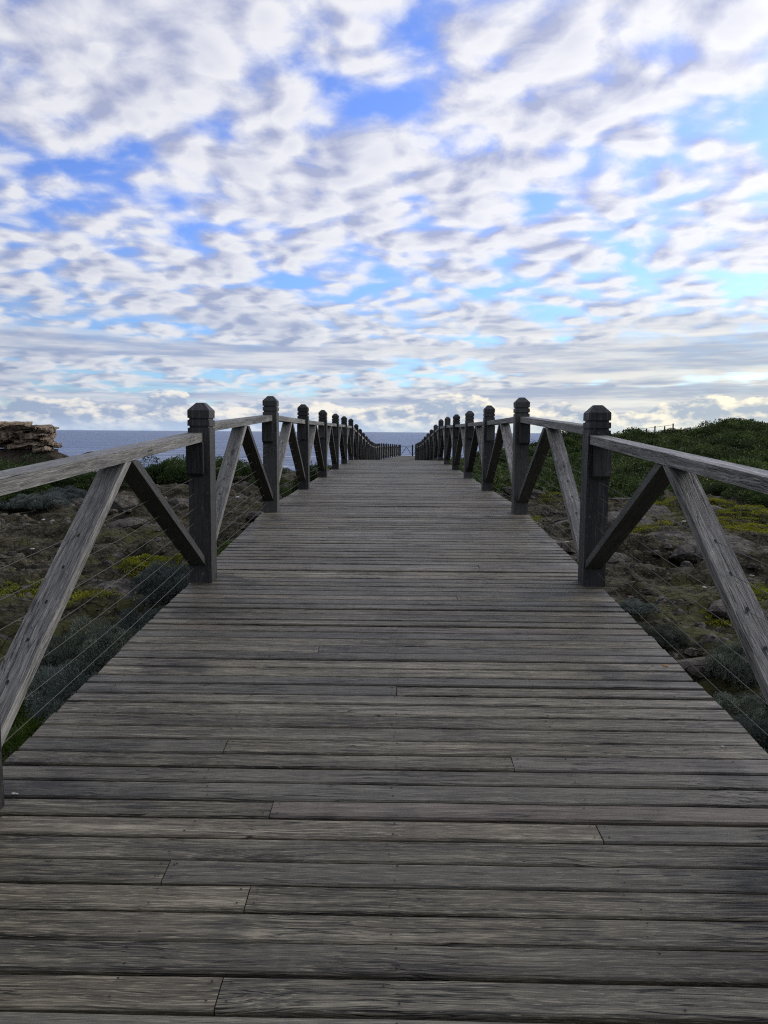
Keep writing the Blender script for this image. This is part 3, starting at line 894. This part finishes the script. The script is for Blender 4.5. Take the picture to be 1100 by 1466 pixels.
GREYS = [shrub_proto(100 + s, M_GREY, 64, 24000, .80, .040, .0155, .6) for s in range(3)]
GREENS = [shrub_proto(200 + s, M_GREEN, 38, 11000, .85, .050, .024, .8) for s in range(3)]
SCRUBS = [shrub_proto(300 + s, M_SCRUB, 26, 5200, .72, .075, .036, .8) for s in range(4)]
prnd = random.Random(21)
def shrub(name, protos, x, y, rad, h, label, cat, group, sink=.05):
    fo, st = prnd.choice(protos)
    r = empty(name, (x, y, float(ground_z(x, y)) - sink), prnd.uniform(0, 6.28)); r.scale = (rad * prnd.uniform(.9, 1.15), rad * prnd.uniform(.85, 1.1), h)
    tag(r, label, cat, group)
    link('foliage', fo, None, r); link('stem', st, None, r)
    return r
# grey saltbush beside the deck
for (px, py, rad, h) in ((262, 828, .42, .62), (240, 846, .40, .60), (214, 872, .44, .60), (190, 884, .40, .66), (165, 905, .44, .62), (140, 925, .40, .60),
                         (150, 960, .40, .55), (118, 958, .42, .62), (108, 992, .36, .52), (205, 905, .36, .5), (92, 930, .34, .5), (245, 872, .36, .5)):
    x, y = on_ground(px, py, .30)
    if px == 262:
        shrub('saltbush', GREYS, min(x, -1.75), y, rad, h, 'grey-blue saltbush at the post end of the seaward row, against the post foot', 'shrub', None); continue
    shrub('saltbush', GREYS, min(x, -1.75), y, rad, h, 'grey-blue saltbush in the thick row against the seaward edge of the boardwalk', 'shrub', 'saltbushes on the seaward edge')
for (px, py, rad, h) in ((1072, 930, .40, .55), (1092, 985, .42, .60), (1055, 965, .26, .34), (915, 872, .26, .26), (945, 895, .28, .26), (972, 925, .26, .24), (1000, 955, .24, .24), (1098, 1030, .4, .5)):
    x, y = on_ground(px, py, .22)
    if rad < .3:
        shrub('saltbush', GREYS, max(x, 1.7), y, rad, h, 'low thin grey-green cushion plant hugging the hill-side edge of the boardwalk', 'shrub', 'low cushion plants on the hill-side edge'); continue
    shrub('saltbush', GREYS, max(x, 1.7), y, rad, h, 'thick rounded grey-blue saltbush among bare rock close to the hill-side edge of the boardwalk', 'shrub', 'saltbushes on the hill-side edge')
# dark green bushes on the seaward ground
for (px, py, rad, h) in ((15, 722, 1.5, 1.55), (60, 716, 1.4, 1.35), (105, 712, 1.4, 1.2), (150, 700, 1.4, 1.15), (-15, 712, 1.6, 1.7), (30, 690, 2.0, 1.7), (90, 690, 1.8, 1.3)):
    x, y = on_ground(px, py)
    shrub('coastal_bush', GREENS, x, y, rad, h, 'dark green coastal bush in the clump in front of the rock headland', 'bush', 'bushes before the headland')
for (px, py, rad, h) in ((232, 693, 1.5, 1.55), (262, 694, 1.5, 1.6), (300, 692, 1.4, 1.55), (330, 690, 1.2, 1.2), (350, 688, 1.1, .9), (205, 690, 1.2, 1.3)):
    x, y = on_ground(px, py)
    shrub('coastal_bush', GREENS, x, y, rad, h, 'rounded dark green bush in the row at the shore edge of the rock platform', 'bush', 'bushes along the shore edge')
for (px, py, rad, h) in ((20, 728, 1.0, .75), (60, 730, .9, .7), (95, 724, .8, .6)):
    x, y = on_ground(px, py)
    shrub('low_grey_bush', GREYS, x, y, rad, h, 'low grey bush at the foot of the dark green clump facing the boardwalk', 'bush', 'low grey bushes below the green clump')
shrub('leafy_bush', GREENS, -2.05, 17.6, .55, 1.75, 'upright green bush poking up tight against the seaward railing', 'bush', None)
for (x, y, rad, h) in ((-3.6, 24, .9, .9), (-5.2, 30, 1.1, .8), (-3.4, 35, 1.2, .9), (-7.5, 44, 1.5, .8), (-10.5, 50, 1.5, .7), (-6.0, 52, 1.4, .7)):
    shrub('coastal_bush', GREENS, x, y, rad, h, 'low green bush on the bank between the seaward railing and the shore', 'bush', 'low bushes on the bank')
# the hill: bushes one can tell apart, and the low scrub between them
hrn = random.Random(8); cnt = 0
while cnt < 150:
    y = 25 + 68 * hrn.random() ** 1.25; x = y * hrn.uniform(.045, .60)
    lim = 25 + 3 * math.sin(x * .7)
    if y < lim or x < 2.4 + (y > 45) * (float(path_x(y)) + .6): continue
    rad = hrn.uniform(.45, 1.5) * (1 + y * .010); h = rad * hrn.uniform(.6, 1.1)
    if x < 6: h = min(h, 1.0)
    shrub('hill_shrub', SCRUBS, x, y, rad, h, 'rounded green shrub in the dense scrub covering the hillside', 'shrub', 'shrubs on the hillside', .1); cnt += 1
for k in range(14):
    y = 90 + hrn.uniform(-2, 6); x = 30 + k * 2.3 + hrn.uniform(-.8, .8)
    rad = hrn.uniform(1.0, 2.5)
    shrub('hilltop_shrub', GREENS, x, y, rad, rad * hrn.uniform(.5, .85), 'big dark rounded shrub standing out on the crest of the hill', 'shrub', 'shrubs on the hill crest', .2)
for (px, py, rad, h) in ((1085, 722, 1.0, .8), (1060, 716, .8, .7), (1108, 728, 1.1, .9)):
    x, y = on_ground(px, py)
    shrub('dark_shrub', GREENS, x, y, rad, h, 'dark shrub in front of the hill scrub beside the yellow moss', 'shrub', 'dark shrubs by the moss')
def scrub_mesh(n):
    rr = np.random.default_rng(33)
    y = 24 + 72 * rr.random(n) ** 1.15; x = y * (.03 + .62 * rr.random(n))
    keep = (y > 24.5 + 3 * np.sin(x * .7) + 3 * (fbm(x * .4, y * .4, 2, 3) - .5)) & (x > 2.1 + path_x(y)); x, y = x[keep], y[keep]; m = len(x)
    z = ground_z(x, y); per = 56
    s = (.22 + .62 * rr.random(m) ** 2) * (1 + y * .008)
    v = rr.normal(size=(m, per, 3)); v /= np.linalg.norm(v, axis=2)[..., None]; v[..., 2] = np.abs(v[..., 2])
    c = np.stack([x, y, z], -1)[:, None] + v * (s[:, None, None]) * np.array([1, 1, .75]) * (.6 + .45 * rr.random((m, per, 1)))
    tone = np.clip(.72 * rr.random((m, 1)) ** 1.3 + .34 * rr.random((m, per)), 0, 1)
    k = np.repeat(1 + y * .012, per)[:, None]
    V, F = leaves(c.reshape(-1, 3), (v + np.array([0, 0, .4])).reshape(-1, 3), .095 * k, .045 * k, rr, .8)
    me = np_mesh('hill_scrub', V, F); set_attr(me, 'rnd', np.repeat(tone.ravel(), 4)); return me
tag(link('hill_scrub', scrub_mesh(4600), M_SCRUB), 'dense low green scrub covering the hillside', 'scrub', kind='stuff')
# moss and grass patches
def patch_mesh(name, spots, per, ln, wd, up, seed):
    rr = np.random.default_rng(seed); C, N, T = [], [], []
    for (px, py, rx, ry) in spots:
        x0, y0 = on_ground(px, py); m = int(per * rx * ry)
        a = rr.random(m) * 6.283; q = np.sqrt(rr.random(m)) * (1 + .25 * rr.normal(size=m) * .6)
        x = x0 + rx * q * np.cos(a); y = y0 + ry * q * np.sin(a)
        keep = (fbm(x * 2.4, y * 2.4, 3, 71) > .27 + .34 * np.clip(q - .35, 0, 1)) & (np.abs(x) > 1.42); x, y = x[keep], y[keep]
        z = ground_z(x, y) + .012 + .05 * fbm(x * 7, y * 7, 2, 81)
        C.append(np.stack([x, y, z], -1)); N.append(np.tile(np.array([[0, 0, up]]), (len(x), 1)))
        T.append(np.clip(fbm(x * 4, y * 4, 2, 5) * .9 + .35 * (rr.random(len(x)) - .5), 0, 1))
    V, F = leaves(np.concatenate(C), np.concatenate(N), ln, wd, rr, .9)
    me = np_mesh(name, V, F); set_attr(me, 'rnd', np.repeat(np.concatenate(T), 4)); return me
moss_spots = ((238, 812, .75, .9), (214, 815, .5, .6), (10, 845, .6, .8), (150, 853, .45, .5), (116, 881, .35, .4),
              (971, 725, 1.5, 1.1), (1067, 740, 1.9, 1.9), (990, 757, .7, .6), (1085, 762, 1.1, .8), (917, 763, .5, .35), (1041, 900, .35, .3), (1096, 861, .4, .4), (876, 765, .25, .4),
              (790, 720, .5, .5), (760, 735, .3, .4))
tag(link('moss', patch_mesh('moss', moss_spots, 7500, .030, .024, .7, 3), M_MOSS), 'flat yellow-green moss patches on the rocky ground', 'moss', kind='stuff')
grass_spots = ((60, 1016, .5, .7), (28, 1057, .5, .6), (10, 1075, .4, .5), (85, 1000, .4, .5), (335, 800, .3, .6))
tag(link('grass', patch_mesh('grass', grass_spots, 9000, .075, .012, 1.2, 4), M_GRASS), 'fresh green grass under the seaward edge of the boardwalk', 'grass', kind='stuff')

# ------------------------------------------------------------------ fence on the hill and a bird over the headland
fx = [(884, 617), (893, 616), (903, 615), (914, 613.5), (926, 612.5), (938, 611), (952, 609), (964, 607.5)]
fp = [at(px, py, 84 + k * .6) for k, (px, py) in enumerate(fx)]
fence = empty('hill_fence', (fp[0].x, fp[0].y, float(ground_z(fp[0].x, fp[0].y)))); tag(fence, 'distant thin post-and-wire fence on the scrubby hill skyline', 'fence')
fo_ = Vector(fence.location)
for k, pnt in enumerate(fp):
    zb = float(ground_z(pnt.x, pnt.y)) - .2; zt_ = max(pnt.z + (.10 if k % 2 else -.1), zb + .7)
    o = link('fence_post', box_mesh('fence_post', Vector((pnt.x, pnt.y, (zb + zt_) / 2)) - fo_, (.12, .12, zt_ - zb)), M_BEAM, fence)
    if k:
        a, b_ = fp[k - 1] - fo_, pnt - fo_
        V = [pt + Vector((0, sy * .02, sz * .02 - .05)) for pt in (a, b_) for (sy, sz) in ((-1, -1), (1, -1), (1, 1), (-1, 1))]
        link('fence_wire', mesh('fence_wire', V, [(3, 2, 1, 0), (4, 5, 6, 7), (0, 1, 5, 4), (1, 2, 6, 5), (2, 3, 7, 6), (3, 0, 4, 7)]), M_BEAM, fence)
bp = at(41, 604.5, 150)
V = [(0, -.28, 0), (.05, 0, .05), (0, .25, .02), (-.05, 0, .05), (0, 0, -.05), (.32, -.02, .14), (.66, .1, .06), (.30, .14, .12), (-.32, -.02, .14), (-.66, .1, .06), (-.30, .14, .12)]
F = [(0, 1, 4), (1, 2, 4), (2, 3, 4), (3, 0, 4), (0, 3, 1), (1, 3, 2), (1, 5, 7), (5, 6, 7), (1, 7, 2), (3, 10, 8), (8, 10, 9), (3, 2, 10)]
bird = link('seabird', mesh('seabird', V, F), M_BIRD); bird.location = bp; bird.rotation_euler = (0, .2, 1.2)
tag(bird, 'tiny dark seabird gliding above the rock headland', 'bird')
